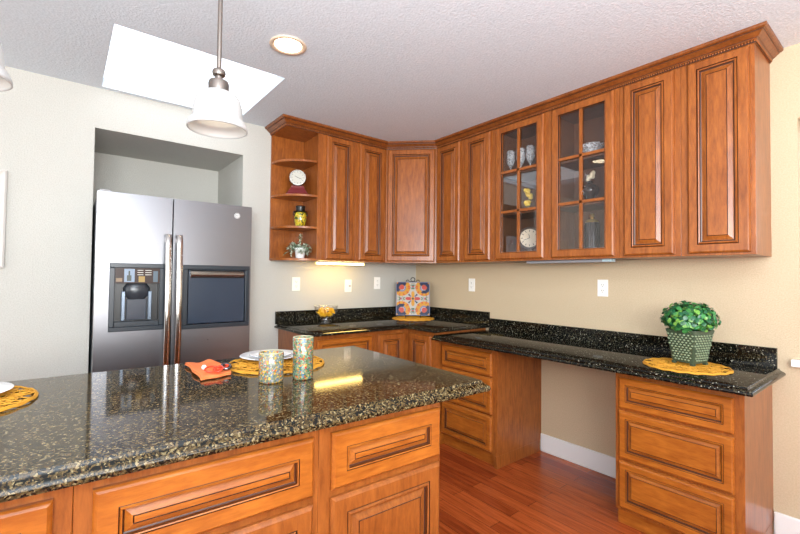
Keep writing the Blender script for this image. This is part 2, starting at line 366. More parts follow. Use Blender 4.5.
# ------------------------------------------------------------ base cabinets
def base(name, label, loc, rz, w, d, ztop, fronts, toe=(0.1, 0.06), endpanel=None, group='glazed maple base cabinets', fs=None):
    t = thing(name, label, 'cabinet', loc, rz, group)
    bm = bmesh.new(); box(bm, 0.0005, -d, toe[0], w-0.0005, -0.0005 if rz == RW or d < 0.7 else -0.0005, ztop)
    make('cabinet_body', bm, WOOD, t, bevel=0.0015)
    e0 = 0.0005; e1 = w-0.0005
    if endpanel == 'right': e1 = w-0.03
    if endpanel == 'left': e0 = 0.03
    bx('toe_kick', (e0, -d+toe[1], 0.0005, e1, -0.02, toe[0]), WOODH, t)
    if endpanel == 'right': bx('end_panel', (w-0.03, -d, 0.0005, w-0.0005, -0.02, toe[0]), WOOD, t)
    if endpanel == 'left': bx('end_panel', (0.0005, -d, 0.0005, 0.03, -0.02, toe[0]), WOOD, t)
    for k, x, z, ww, hh in fronts: add_front(t, x, z, ww, hh, d+0.0002, k, fs)
    return t
ZH = 0.888   # underside of the tall counter
base('base_cabinet', 'left wood base cabinet with wide drawer under the candy bowl counter', (-1.50, 0, 0), 0, 0.56, 0.61, ZH,
     [('drawer', 0.035, 0.70, 0.48, 0.155), ('door', 0.035, 0.13, 0.235, 0.55), ('door', 0.28, 0.13, 0.235, 0.55)])
t = thing('corner_base_cabinet', 'L-shaped corner base cabinet with two narrow doors meeting at the inner corner', 'cabinet')
bm = bmesh.new(); P = [(-0.0005, -0.0005), (-0.9395, -0.0005), (-0.9395, -0.61), (-0.61, -0.61), (-0.61, -0.9445), (-0.0005, -0.9445)]
loft(bm, [[(x, y, z) for x, y in P] for z in (0.1, ZH)]); make('cabinet_body', bm, WOOD, t, bevel=0.0015)
P = [(-0.02, -0.02), (-0.939, -0.02), (-0.939, -0.55), (-0.55, -0.55), (-0.55, -0.944), (-0.02, -0.944)]
bm = bmesh.new(); loft(bm, [[(x, y, z) for x, y in P] for z in (0.0005, 0.1)]); make('toe_kick', bm, WOODH, t)
make('door', front(0.262, 0.725, 0.048), DOORM, t, (-0.927, -0.6102, 0.13))
make('door', front(0.262, 0.725, 0.048), DOORM, t, (-0.6102, -0.648, 0.13), (0, 0, RW))
ZD = 0.831
DR = [('drawer', 0.020, 0.630, 0.49, 0.163), ('drawer', 0.020, 0.365, 0.49, 0.250), ('drawer', 0.020, 0.105, 0.49, 0.245)]
DRL = [('drawer', 0.012, 0.630, 0.495, 0.163), ('drawer', 0.012, 0.365, 0.495, 0.250), ('drawer', 0.012, 0.105, 0.495, 0.245)]
DRR = [('drawer', 0.022, 0.630, 0.500, 0.163), ('drawer', 0.022, 0.365, 0.500, 0.250), ('drawer', 0.022, 0.105, 0.500, 0.245)]
base('desk_drawer_cabinet', 'wood three-drawer desk base between corner cabinet and knee space', (0, -0.9455, 0), RW, 0.5485, 0.533, ZD, DRL, (0.085, 0.03), 'right', fs=0.036)
base('desk_drawer_cabinet', 'wood three-drawer desk base at the right end under the potted plant', (0, -2.292, 0), RW, 0.558, 0.533, ZD, DRR, (0.085, 0.03), 'right', fs=0.036)

# ------------------------------------------------------------ granite
def slab(P, exposed, z0, th, big=False):
    """P counter-clockwise; exposed[i] tells whether edge P[i]->P[i+1] has the ogee edge"""
    k = th/0.035
    pr = [(0.010, 0), (0.003, 0.002*k), (0.0, 0.007*k), (0.0, 0.012*k), (0.003, 0.017*k), (0.009, 0.0205*k), (0.017, 0.0245*k), (0.022, 0.028*k), (0.023, 0.0325*k), (0.026, 0.035*k)]
    n_ = len(P); loops = []
    for d, z in pr:
        L = []
        for i in range(n_):
            a, b_, c = Vector(P[i-1]), Vector(P[i]), Vector(P[(i+1) % n_])
            e1 = (b_-a).normalized(); e2 = (c-b_).normalized(); m1 = Vector((-e1.y, e1.x)); m2 = Vector((-e2.y, e2.x))
            d1 = d if exposed[i-1] else 0; d2 = d if exposed[i] else 0
            # solve offset lines
            det = m1.x*m2.y - m1.y*m2.x
            if abs(det) < 1e-6: off = m1*max(d1, d2)
            else: off = Vector(((d1*m2.y-d2*m1.y)/det, (d2*m1.x-d1*m2.x)/det))
            L.append((b_.x+off.x, b_.y+off.y, z0+z))
        loops.append(L)
    bm = bmesh.new(); loft(bm, loops); return bm
ct = thing('corner_countertop', 'L-shaped black granite countertop in the corner, under the candy bowl', 'countertop')
P = [(-0.0005, -0.0005), (-1.535, -0.0005), (-1.535, -0.662), (-0.662, -0.662), (-0.662, -0.9905), (-0.0005, -0.9905)]
make('slab', slab(P, [0, 1, 1, 1, 1, 0], 0.8885, 0.030), GRAN_P, ct, smooth=True)
bm = bmesh.new(); box(bm, -1.53, -0.0205, 0.9187, -0.0005, -0.0005, 1.024); box(bm, -0.0205, -0.9885, 0.9187, -0.0005, -0.0205, 1.024)
make('backsplash', bm, GRAN_P, ct, bevel=0.002)
ct = thing('desk_countertop', 'long lower black granite desk top spanning the knee space', 'countertop')
P = [(-0.0005, -0.9460), (-0.650, -0.9460), (-0.650, -2.903), (-0.0005, -2.903)]
make('slab', slab(P, [0, 1, 1, 0], 0.832, 0.035), GRAN_P, ct, smooth=True)
bx('backsplash', (-0.0205, -2.872, 0.8672, -0.0005, -0.9915, 0.972), GRAN_P, ct, bevel=0.002)

# ------------------------------------------------------------ island
IX, IY, IA = -1.5828, -2.290, R(-1.6249)
IL, IW = 3.3, 1.03
t = thing('island_countertop', 'large gold-flecked dark granite island top with ogee edge', 'countertop', (IX, IY, 0), IA)
P = [(0, 0), (0, IW), (-IL, IW), (-IL, 0)]
make('slab', slab(P, [1, 1, 1, 1], 0.874, 0.044), GRAN_I, t, smooth=True)
def island_cab(label, u0, u1, fronts):
    t = thing('island_cabinet', label, 'cabinet', (IX, IY, 0), IA, 'kitchen island cabinets')
    bx('cabinet_body', (u0+0.0004, 0.045, 0.1, u1-0.0004, IW-0.25, 0.8735), WOOD, t, bevel=0.0015)
    bx('toe_kick', (u0+0.0004, 0.105, 0.0005, u1-0.0004, IW-0.3, 0.1), WOODH, t)
    for k, a, b_, z0, z1 in fronts: add_front(t, a, z0, b_-a, z1-z0, -0.0448, k, 0.047 if k == 'drawer' else 0.055)
island_cab('island cabinet at the right end, narrow drawer above a door', -0.712, -0.224, [('drawer', -0.674, -0.238, 0.676, 0.846), ('door', -0.674, -0.238, 0.12, 0.652)])
island_cab('island cabinet in the middle with the wide drawer', -1.29, -0.712, [('drawer', -1.256, -0.733, 0.676, 0.846), ('door', -1.256, -0.998, 0.12, 0.652), ('door', -0.991, -0.733, 0.12, 0.652)])
island_cab('island cabinet cut off at the left edge of the picture', -1.87, -1.29, [('drawer', -1.845, -1.323, 0.676, 0.846), ('door', -1.845, -1.588, 0.12, 0.652), ('door', -1.580, -1.323, 0.12, 0.652)])
bx_ = thing('island_cabinet', 'island cabinet continuing left out of the picture', 'cabinet', (IX, IY, 0), IA, 'kitchen island cabinets')
bx('cabinet_body', (-3.2, 0.045, 0.0005, -1.8704, IW-0.25, 0.8735), WOOD, bx_)
def isl(u, v):  # island coordinates to world
    return (IX+u*math.cos(IA)-v*math.sin(IA), IY+u*math.sin(IA)+v*math.cos(IA))
ZI = 0.9181

# ------------------------------------------------------------ refrigerator
FY = -0.25
fr = thing('refrigerator', 'side-by-side stainless steel refrigerator standing in the wall niche', 'refrigerator', (0, 0, 0))
FX0, FX1, FS = -2.752, -1.822, -2.341
FZ = 1.822
bx('case', (FX0+0.006, FY+0.096, 0.02, FX1-0.006, 0.62, FZ-0.015), mat('grey_case', (140, 146, 154), 0.4, 0.3), fr, bevel=0.004)
def fridge_door(x0, x1, holes, name='door'):
    bm = bmesh.new(); hx0, hx1, hz0, hz1 = holes
    for d in ((x0, 0.06, x1, hz0), (x0, hz1, x1, FZ), (x0, hz0, hx0, hz1), (hx1, hz0, x1, hz1)): box(bm, d[0], FY, d[1], d[2], FY+0.092, d[3])
    bmesh.ops.remove_doubles(bm, verts=bm.verts, dist=1e-5)
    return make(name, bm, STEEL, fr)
HA = (-2.681, -2.383, 0.963, 1.386); HB = (-2.275, -1.832, 0.952, 1.385)
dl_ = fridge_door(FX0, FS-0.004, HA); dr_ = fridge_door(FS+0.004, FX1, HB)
def ring(bm, x0, x1, z0, z1, b, y0, y1, mi=0):
    for d in ((x0, z0, x1, z0+b), (x0, z1-b, x1, z1), (x0, z0+b, x0+b, z1-b), (x1-b, z0+b, x1, z1-b)): box(bm, d[0], y0, d[1], d[2], y1, d[3], mi)
# ice and water dispenser
x0, x1, z0, z1 = HA
dp = bmesh.new(); ring(dp, x0, x1, z0, z1, 0.028, FY-0.010, FY+0.03)
box(dp, x0+0.028, FY-0.006, z0+0.028, x1-0.028, FY+0.03, z0+0.060)
dp = make('dispenser', dp, SLATE, dl_, bevel=0.003)
cb = bmesh.new(); X0, X1, Z0, Z1 = x0+0.028, x1-0.028, z0+0.06, z1-0.125
box(cb, X0, FY+0.045, Z0, X1, FY+0.058, Z1); box(cb, X0, FY+0.0, Z0, X0+0.004, FY+0.045, Z1); box(cb, X1-0.004, FY+0.0, Z0, X1, FY+0.045, Z1)
make('cavity', cb, BLACK, dl_)
bm = bmesh.new(); xc = (X0+X1)/2
loft(bm, [[(xc+r*math.cos(math.pi*(1+i/16)), FY+0.044+0.5*r*math.sin(math.pi*(1+i/16)), z) for i in range(17)] for r, z in ((0.045, Z1-0.1), (0.07, Z1-0.07), (0.075, Z1-0.03), (0.055, Z1))])
make('chute', bm, mat('grey_black_chute', (52, 56, 62), 0.25), dl_, smooth=True)
bx('paddle', (xc-0.055, FY+0.032, Z0+0.005, xc+0.055, FY+0.044, Z1-0.1), mat('smoky_paddle', (60, 66, 76), 0.15), dl_, bevel=0.004)
for s in (-1, 1): bx('side_rail', (xc+s*0.072-0.011, FY+0.02, Z0+0.002, xc+s*0.072+0.011, FY+0.044, Z1-0.05), mat('silver_rail', (110, 122, 136), 0.25, 0.7), dl_, bevel=0.004)
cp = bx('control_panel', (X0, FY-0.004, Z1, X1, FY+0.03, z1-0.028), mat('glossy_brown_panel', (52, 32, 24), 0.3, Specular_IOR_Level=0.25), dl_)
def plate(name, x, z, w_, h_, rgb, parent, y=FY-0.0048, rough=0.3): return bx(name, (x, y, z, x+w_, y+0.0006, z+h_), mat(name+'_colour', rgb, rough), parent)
pz = Z1  # coloured patches below are reflections painted onto the glossy panel
plate('blue_reflection', X0+0.048, pz+0.008, 0.055, 0.082, (120, 138, 160), cp)
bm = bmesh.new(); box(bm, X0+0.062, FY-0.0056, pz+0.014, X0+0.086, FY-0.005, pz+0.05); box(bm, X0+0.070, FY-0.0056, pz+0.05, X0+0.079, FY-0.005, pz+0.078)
make('bottle_reflection', bm, mat('dark_green_reflection', (10, 34, 22), 0.3), cp)
plate('yellow_reflection', X0+0.125, pz+0.008, 0.034, 0.036, (150, 118, 36), cp)
plate('amber_reflection', X0+0.006, pz+0.010, 0.032, 0.022, (120, 92, 56), cp)
plate('pale_reflection', X0+0.205, pz+0.008, 0.026, 0.07, (70, 90, 104), cp)
bm = bmesh.new()
for i in range(3):
    box(bm, X0+0.118, FY-0.0052, pz+0.052+0.014*i, X0+0.150, FY-0.0045, pz+0.056+0.014*i); box(bm, X0+0.160, FY-0.0052, pz+0.052+0.014*i, X0+0.195, FY-0.0045, pz+0.056+0.014*i)
make('button_lettering', bm, mat('pale_print', (196, 190, 180), 0.4), cp)
# refreshment centre door
x0, x1, z0, z1 = HB
bm = bmesh.new(); ring(bm, x0, x1, z0, z1, 0.030, FY-0.010, FY+0.03)
make('bezel', bm, SLATE, dr_, bevel=0.003)
rd = bx('refreshment_door', (x0+0.034, FY-0.006, z0+0.034, x1-0.034, FY+0.03, z1-0.034), SLATE2, dr_, bevel=0.005)
bm = bmesh.new(); n_ = 10
loft(bm, [[(xx, FY-0.006-0.022*math.sin(math.pi*i/n_), z1-0.036-0.052*i/n_) for i in range(n_+1)] + [(xx, FY+0.0, z1-0.088), (xx, FY+0.0, z1-0.036)] for xx in (x0+0.045, x1-0.045)])
make('pull', bm, mat('satin_bronze_pull', (150, 138, 126), 0.25, 0.9), rd, smooth=True)
# long handles
for x, par in ((FS-0.031, dl_), (FS+0.034, dr_)):
    bm = bmesh.new(); pts = []; nn = 24
    loops = []
    for i in range(nn+1):
        f = i/nn; z = 0.70+f*0.88; y = FY-0.045-0.022*math.sin(math.pi*f); wd = 0.0185
        if f < 0.04 or f > 0.96: y += 0.012
        loops.append([(x+wd*math.cos(a), y+0.011*math.sin(a), z) for a in [2*math.pi*k/16 for k in range(16)]])
    loft(bm, loops)
    h = make('handle', bm, CHROME, par, smooth=True)
    for z in (0.72, 1.53): bx('handle_mount', (x-0.012, FY-0.05, z, x+0.012, FY-0.0005, z+0.03), NICKEL, h)
# emblem
bm = bmesh.new(); c = Matrix.Translation((-1.928, FY-0.003, 1.748)) @ Matrix.Rotation(R(90), 4, 'X')
bmesh.ops.create_cone(bm, cap_ends=True, segments=32, radius1=0.020, radius2=0.020, depth=0.006, matrix=c)
em = make('emblem', bm, mat('silver_badge', (226, 226, 224), 0.4, 0.3), dr_)
bm = bmesh.new(); cc = (-1.928, FY-0.0068, 1.748)
tube(bm, [(cc[0]+0.0165*math.cos(a), cc[1], cc[2]+0.0165*math.sin(a)) for a in [2*math.pi*i/28 for i in range(28)]], 0.0012, 6, closed=True)
tube(bm, [(cc[0]-0.002+0.005*math.cos(a)*(1+a*0.1), cc[1], cc[2]+0.005*math.sin(a)) for a in [0.3+i*0.3 for i in range(17)]], 0.001, 5)
tube(bm, [(cc[0]+0.006, cc[1], cc[2]+0.004-0.0012*i) for i in range(8)], 0.001, 5)
make('emblem_relief', bm, mat('emblem_dark', (96, 94, 94), 0.4), em)
bx('hinge_cover', (FX0+0.01, FY+0.01, FZ+0.0005, FX0+0.07, FY+0.09, FZ+0.014), mat('hinge_grey', (150, 150, 150), 0.4), fr, bevel=0.004)
bm = bmesh.new(); bmesh.ops.create_cone(bm, cap_ends=True, segments=16, radius1=0.003, radius2=0.003, depth=0.004, matrix=Matrix.Translation((-2.11, FY-0.002, 0.872)) @ Matrix.Rotation(R(90), 4, 'X'))
make('lock_button', bm, SLATE, dr_)

# ------------------------------------------------------------ lights in the room
rc = thing('recessed_light', 'round recessed ceiling can light glowing warm white', 'light', (-2.005, -1.28, ZC))
bm = bmesh.new(); lathe(bm, [(0.092, -0.001), (0.095, -0.004), (0.091, -0.008), (0.071, -0.005), (0.069, -0.001)], 40, cap0=False, cap1=False)
make('trim_ring', bm, mat('warm_lit_can_trim', (222, 196, 170), 0.4), rc, smooth='all')  # warm glow of the lens tinted into the ring colour
bm = bmesh.new(); lathe(bm, [(0.0685, -0.0015), (0.066, -0.006), (0.03, -0.010)], 32); make('lens', bm, emit('warm_bulb_lens', (255, 238, 205), 7), rc)
OPAL = emit('lit_opal_glass', (255, 250, 240), 0.14); OPAL.node_tree.nodes['Principled BSDF'].inputs['Base Color'].default_value = lin((160, 160, 160))
def pendant(label, x, y):
    t = thing('pendant_light', label, 'light', (x, y, 0), 0, 'pendant lights over the island')
    bm = bmesh.new(); lathe(bm, [(0.0082, 2.055), (0.0082, ZC-0.02)], 12); make('stem', bm, NICKEL, t, smooth=True)
    bm = bmesh.new(); lathe(bm, [(0.062, ZC-0.001), (0.060, ZC-0.018), (0.02, ZC-0.026)][::-1], 32); make('canopy', bm, NICKEL, t, smooth=True)
    bm = bmesh.new(); lathe(bm, [(0.034, 1.972), (0.035, 2.004), (0.032, 2.013), (0.014, 2.015), (0.013, 2.030), (0.021, 2.035), (0.023, 2.046), (0.020, 2.054), (0.012, 2.058), (0.008, 2.062)], 28)
    make('socket_cup', bm, NICKEL, t, smooth=True)
    bm = bmesh.new()
    o_ = [(0.028, 1.9805), (0.048, 1.979), (0.063, 1.970), (0.074, 1.952), (0.080, 1.925), (0.083, 1.895), (0.084, 1.872), (0.085, 1.866), (0.091, 1.862), (0.097, 1.850), (0.101, 1.836), (0.101, 1.826)]
    o_ = [(r, 1.972-(1.9805-z)*0.867) for r, z in o_]
    i_ = [(r-0.004, z-0.001) for r, z in o_[::-1]]
    lathe(bm, o_+i_, 40, cap0=False, cap1=False)
    G = OPAL
    make('glass_shade', bm, G, t, smooth='all')
    bm = bmesh.new(); bmesh.ops.create_uvsphere(bm, u_segments=16, v_segments=10, radius=0.028, matrix=Matrix.Translation((0, 0, 1.91)))
    make('bulb', bm, emit('bulb_glow', (255, 240, 215), 9), t, smooth='all')
pendant('nickel pendant with white bell glass shade hanging in front of the skylight', -2.479, -1.78)
pendant('white pendant shade cut off by the left picture edge', -3.122, -1.78)
t = thing('under_cabinet_light', 'lit warm light bar beneath the cabinets beside the open shelves', 'light', (-1.245, -0.20, 0))
bx('housing', (0, 0, 1.433, 0.46, 0.05, 1.4455), WHITE, t)
bx('lens', (0.005, 0.002, 1.421, 0.455, 0.048, 1.4328), emit('warm_tube', (255, 214, 120), 22), t)
t = thing('under_cabinet_light', 'unlit grey light bar beneath the glass-door cabinets', 'light', (-0.24, -1.52, 0), RW)
bx('housing', (0, 0, 1.428, 0.615, 0.06, 1.4455), mat('grey_lamp_housing', (160, 162, 168), 0.4), t, bevel=0.003)
bx('end_cap', (0.560, -0.002, 1.430, 0.617, 0.05, 1.4452), mat('pale_blue_cap', (190, 220, 228), 0.3), t)

# ------------------------------------------------------------ wall plates
def outlet(label, loc, rz, kind='outlet'):
    t = thing('wall_outlet' if kind == 'outlet' else 'light_switch', label, 'outlet' if kind == 'outlet' else 'switch', loc, rz, 'white wall outlets' if kind == 'outlet' else None)
    bx('cover_plate', (-0.036, -0.006, -0.058, 0.036, -0.0005, 0.058), PLASTIC, t, bevel=0.002)
    if kind == 'outlet':
        for s in (-1, 1):
            bm = bmesh.new(); loft(bm, [[(0.0165*math.cos(a), y, s*0.0195+0.0145*math.sin(a)) for a in [2*math.pi*k/20 for k in range(20)]] for y in (-0.0062, -0.0078)])
            r_ = make('receptacle', bm, PLASTIC, t)
            bm = bmesh.new()
            for x in (-0.006, 0.006): box(bm, x-0.0012, -0.0085, s*0.0195-0.001, x+0.0012, -0.0079, s*0.0195+0.007)
            bmesh.ops.create_cube(bm, size=0.004, matrix=Matrix.Translation((0, -0.0078, s*0.0195-0.008)))
            make('slot', bm, SLOT, r_)
    else:
        bx('rocker', (-0.016, -0.009, -0.032, 0.016, -0.0061, 0.032), PLASTIC, t, bevel=0.001)
        bx('slider', (0.004, -0.0115, -0.006, 0.024, -0.0092, 0.003), SLOT, t)
    return t
outlet('white outlet nearest the open shelves, above the bowl', (-1.349, 0, 1.25), 0)
outlet('white switch plate with dark slider lit by the light bar', (-0.832, 0, 1.232), 0, 'switch')
outlet('white outlet just left of the decorative tile', (-0.502, 0, 1.258), 0)
outlet('white outlet just right of the room corner', (0, -0.78, 1.254), RW)
outlet('white outlet above the desk counter, under the glass cabinets', (0, -1.968, 1.258), RW)

# picture frame cut off at the left
t = thing('picture_frame', 'whitewashed picture frame cut off at the left picture edge', 'picture', (-3.170, 0, 1.63))
bm = bmesh.new()
x0, x1, z0, z1 = -0.46, 0, -0.285, 0.285
R_ = [(0, -0.001), (0, -0.02), (0.008, -0.026), (0.030, -0.016), (0.034, -0.010), (0.034, -0.001)]
loops = [[(x0+i, y, z0+i), (x1-i, y, z0+i), (x1-i, y, z1-i), (x0+i, y, z1-i)] for i, y in R_]; loops.append(loops[0])
loft(bm, loops, 0, False, False); make('frame', bm, mat('whitewashed_wood', (205, 200, 194), 0.5), t)
bx('artwork', (x0+0.034, -0.006, z0+0.034, x1-0.034, -0.002, z1-0.034), mat('pale_print_paper', (200, 192, 176), 0.5), t)

# ------------------------------------------------------------ placemats (open woven straw)
random.seed(5)
def mat_mesh(rad=0.205):
    bm = bmesh.new()
    def strand(fn, n_, r=0.0020, closed=True):
        tube(bm, [fn(i/n_) for i in range(n_)], r, 5, closed=closed)
    for rr, z in ((rad-0.006, 0.004), (rad-0.010, 0.008), (rad*0.55, 0.004), (rad*0.25, 0.005)):
        strand(lambda f: (rr*math.cos(2*math.pi*f), rr*math.sin(2*math.pi*f), z+0.0015*math.sin(2*math.pi*f*17)), 96, 0.0032)
    for k in range(5):   # looping epicycles
        rm = rad*(0.80-0.17*k); lp = rad*0.17; nl = 21-4*k; ph = random.random()*6
        def fn(f, rm=rm, lp=lp, nl=nl, ph=ph):
            a = 2*math.pi*f; b_ = a*nl+ph; r = rm+lp*math.cos(b_)
            return (r*math.cos(a+lp/rm*0.9*math.sin(b_)), r*math.sin(a+lp/rm*0.9*math.sin(b_)), 0.0065+0.003*math.sin(b_*1.5+k))
        strand(fn, nl*18, 0.0020)
    for k in range(26):
        a = random.random()*6.28; r0 = rad*random.uniform(0.1, 0.6); a2 = a+random.uniform(-0.9, 0.9); r1 = rad*random.uniform(0.7, 0.95)
        p0 = Vector((r0*math.cos(a), r0*math.sin(a), 0)); p1 = Vector((r1*math.cos(a2), r1*math.sin(a2), 0)); nn = 14
        side_ = (p1-p0).orthogonal().normalized() if False else Vector((-(p1-p0).y, (p1-p0).x, 0)).normalized()
        tube(bm, [tuple(p0.lerp(p1, i/nn) + side_*0.012*math.sin(i/nn*9+k) + Vector((0, 0, 0.006+0.003*math.sin(i*1.3+k)))) for i in range(nn+1)], 0.0020, 5)
    return bm
pm = make('placemat', mat_mesh(), STRAW, smooth='all')
def put_mat(label, x, y, z, s=1, o=None, rz=0):
    o = o or pm.copy()
    if o is not pm: COL.objects.link(o)
    o.location = (x, y, z+0.0008); o.scale = (s, s, 1); o.rotation_euler = (0, 0, rz)
    tag(o, label, 'placemat', 'round yellow straw placemats'); return o
put_mat('round yellow woven placemat on the island beneath the white plate and tumblers', -2.138, -1.525, ZI, 1.05, pm)
put_mat('round yellow woven placemat at the left edge of the island', -3.165, -1.545, ZI, 1.05, rz=1)
put_mat('round yellow woven placemat under the decorative tile', -0.275, -0.285, 0.9186, 1.0, rz=2)
put_mat('round yellow woven placemat under the green potted plant', -0.360, -2.572, 0.8671, 0.97, rz=3)

# ------------------------------------------------------------ plates
def plate_bm(r, h, mi=0):
    bm = bmesh.new()
    lathe(bm, [(r*0.55, 0), (r*0.6, 0.0015), (r*0.66, 0.006), (r*0.97, h), (r, h+0.001), (r*0.985, h+0.003), (r*0.67, 0.010), (r*0.61, 0.0065), (r*0.3, 0.006)], 48)
    return bm
def plates(x, y, la, lb):
    z = ZI+0.0142
    p = make('dinner_plate', plate_bm(0.135, 0.016), PORC, None, (x, y, z), smooth='all'); tag(p, la, 'plate', 'white dinner plates')
    q_ = make('salad_plate', plate_bm(0.095, 0.013), [PORC], None, (x+0.002, y, z+0.0075), smooth='all'); tag(q_, lb, 'plate', 'white salad plates')
    bm = bmesh.new(); tube(bm, [(0.0945*math.cos(a), 0.0945*math.sin(a), 0.0136) for a in [2*math.pi*i/48 for i in range(48)]], 0.0013, 6, closed=True)
    rr = make('rim_band', bm, PORCB, q_); rr['label'] = 'grey blue rim line'
plates(-2.135, -1.440, 'white dinner plate behind the speckled tumblers', 'smaller white plate on the dinner plate behind the tumblers')
plates(-3.150, -1.505, 'white dinner plate cut off at the left edge of the picture', 'smaller white plate on the plate at the left edge')

# ------------------------------------------------------------ tumblers
def confetti(name, cols, scale):
    M = mat(name, (200, 200, 190), 0.12); t, n, l, b = nt(M); v = coords(M)
    vo = n.new('ShaderNodeTexVoronoi'); vo.inputs['Scale'].default_value = scale; vo.inputs['Randomness'].default_value = 1; l.new(v, vo.inputs['Vector'])
    sp = n.new('ShaderNodeSeparateColor'); l.new(vo.outputs['Color'], sp.inputs[0])
    l.new(ramp(M, sp.outputs[0], [(i/len(cols), c) for i, c in enumerate(cols)], 'CONSTANT'), b.inputs['Base Color'])
    b.inputs['Coat Weight'].default_value = 0.5
    return M
CF1 = confetti('white_confetti_glass', [(104, 108, 94), (134, 134, 122), (108, 116, 98), (196, 150, 44), (118, 114, 98), (90, 106, 130), (176, 84, 44), (110, 120, 98), (190, 158, 64), (150, 150, 140), (80, 104, 78), (106, 112, 94)], 190)
CF2 = confetti('green_confetti_glass', [(88, 112, 74), (118, 138, 104), (60, 96, 60), (190, 104, 50), (112, 118, 98), (56, 88, 110), (160, 60, 46), (110, 140, 120), (170, 150, 76), (70, 96, 66), (106, 112, 94), (96, 116, 84)], 190)
def tumbler(label, x, y, r, h, M):
    t = thing('tumbler', label, 'glass', (x, y, ZI+0.0003), 0, 'confetti glass tumblers')
    bm = bmesh.new(); lathe(bm, [(r*0.9, 0), (r*0.97, 0.003), (r, 0.012), (r*0.985, h*0.5), (r, h-0.002), (r-0.002, h), (r-0.005, h-0.002), (r-0.006, h*0.5), (r-0.006, 0.014), (r*0.5, 0.012)], 40)
    make('glass_body', bm, M, t, smooth='all')
    bm = bmesh.new(); tube(bm, [((r-0.002)*math.cos(a), (r-0.002)*math.sin(a), h) for a in [2*math.pi*i/40 for i in range(40)]], 0.0018, 6, closed=True)
    make('rim', bm, mat('tumbler_rim', (190, 184, 150), 0.1), t, smooth='all')
tumbler('short white speckled tumbler in front of the plate', -2.275, -1.804, 0.046, 0.110, CF1)
tumbler('tall green speckled tumbler right of the short one', -2.157, -1.829, 0.040, 0.160, CF2)

# ------------------------------------------------------------ napkin and ring
bm = bmesh.new(); nx_, ny_ = 26, 18
def nap(i, j, top):
    u, v_ = i/nx_, j/ny_
    # folded quadrilateral seen almost edge-on
    c00, c10, c01, c11 = Vector((-0.070, -0.160)), Vector((0.048, -0.130)), Vector((-0.055, 0.165)), Vector((0.062, 0.130))
    p = (c00*(1-u)+c10*u)*(1-v_) + (c01*(1-u)+c11*u)*v_
    z = 0.004+0.006*math.sin(u*7+v_*3)*math.sin(v_*5)**2+0.010*math.exp(-((u-0.5)/0.2)**2)*math.exp(-((v_-0.55)/0.3)**2)
    z += 0.008*(v_**2)*math.sin(u*5+0.6)**2
    p += Vector((0.004*math.sin(v_*11), 0.005*math.sin(u*9)))
    return (p.x, p.y, max(0.0012, z)+(0.004 if top else 0))
for lay, zo in ((0, 0), (1, 0.0045)):
    V = {(i, j, k): bm.verts.new(Vector(nap(i, j, k))+Vector((0.004*lay, 0.006*lay, zo))) for i in range(nx_+1) for j in range(ny_+1) for k in (0, 1)}
    for i in range(nx_):
        for j in range(ny_):
            bm.faces.new([V[a] for a in ((i,j,1), (i+1,j,1), (i+1,j+1,1), (i,j+1,1))]); bm.faces.new([V[a] for a in ((i,j,0), (i,j+1,0), (i+1,j+1,0), (i+1,j,0))])
    for i in range(nx_):
        bm.faces.new([V[a] for a in ((i,0,0), (i+1,0,0), (i+1,0,1), (i,0,1))]); bm.faces.new([V[a] for a in ((i,ny_,0), (i,ny_,1), (i+1,ny_,1), (i+1,ny_,0))])
    for j in range(ny_):
        bm.faces.new([V[a] for a in ((0,j,0), (0,j,1), (0,j+1,1), (0,j+1,0))]); bm.faces.new([V[a] for a in ((nx_,j,0), (nx_,j+1,0), (nx_,j+1,1), (nx_,j,1))])
nk = make('napkin', bm, mat('orange_cloth', (236, 124, 66), 0.75), None, (-2.418, -1.50, ZI), smooth='all')
tag(nk, 'folded orange cloth napkin on the island, left of the placemat', 'napkin')
nr = thing('napkin_ring', 'red and silver napkin ring lying on the orange napkin', 'napkin ring', (-2.408, -1.570, ZI+0.016))
for k, (x, y, rz, rr) in enumerate(((-0.020, -0.02, 0.3, 0.024), (0.016, 0.0, -0.4, 0.021), (0.0, -0.030, 1.2, 0.017))):
    bm = bmesh.new(); tube(bm, [(x+rr*1.3*math.cos(a)*math.cos(rz)-rr*0.8*math.sin(a)*math.sin(rz), y+rr*1.3*math.cos(a)*math.sin(rz)+rr*0.8*math.sin(a)*math.cos(rz), 0.004+0.007*(1+math.sin(a+k))) for a in [2*math.pi*i/30 for i in range(30)]], 0.0032, 8, closed=True)
    make('red_loop', bm, mat('coral_red_gloss', (226, 66, 36), 0.25), nr, smooth='all')
bm = bmesh.new(); tube(bm, [(0.036+0.016*math.cos(a), -0.005+0.016*math.sin(a), 0.012+0.006*math.sin(a)) for a in [2*math.pi*i/24 for i in range(24)]], 0.007, 10, closed=True)
make('silver_band', bm, mat('dark_silver', (120, 118, 122), 0.15, 1.0), nr, smooth='all')
bm = bmesh.new(); bmesh.ops.create_uvsphere(bm, u_segments=16, v_segments=10, radius=0.010, matrix=Matrix.Translation((-0.040, 0.03, 0.012)))
make('pearl_bead', bm, PORC, nr, smooth='all')

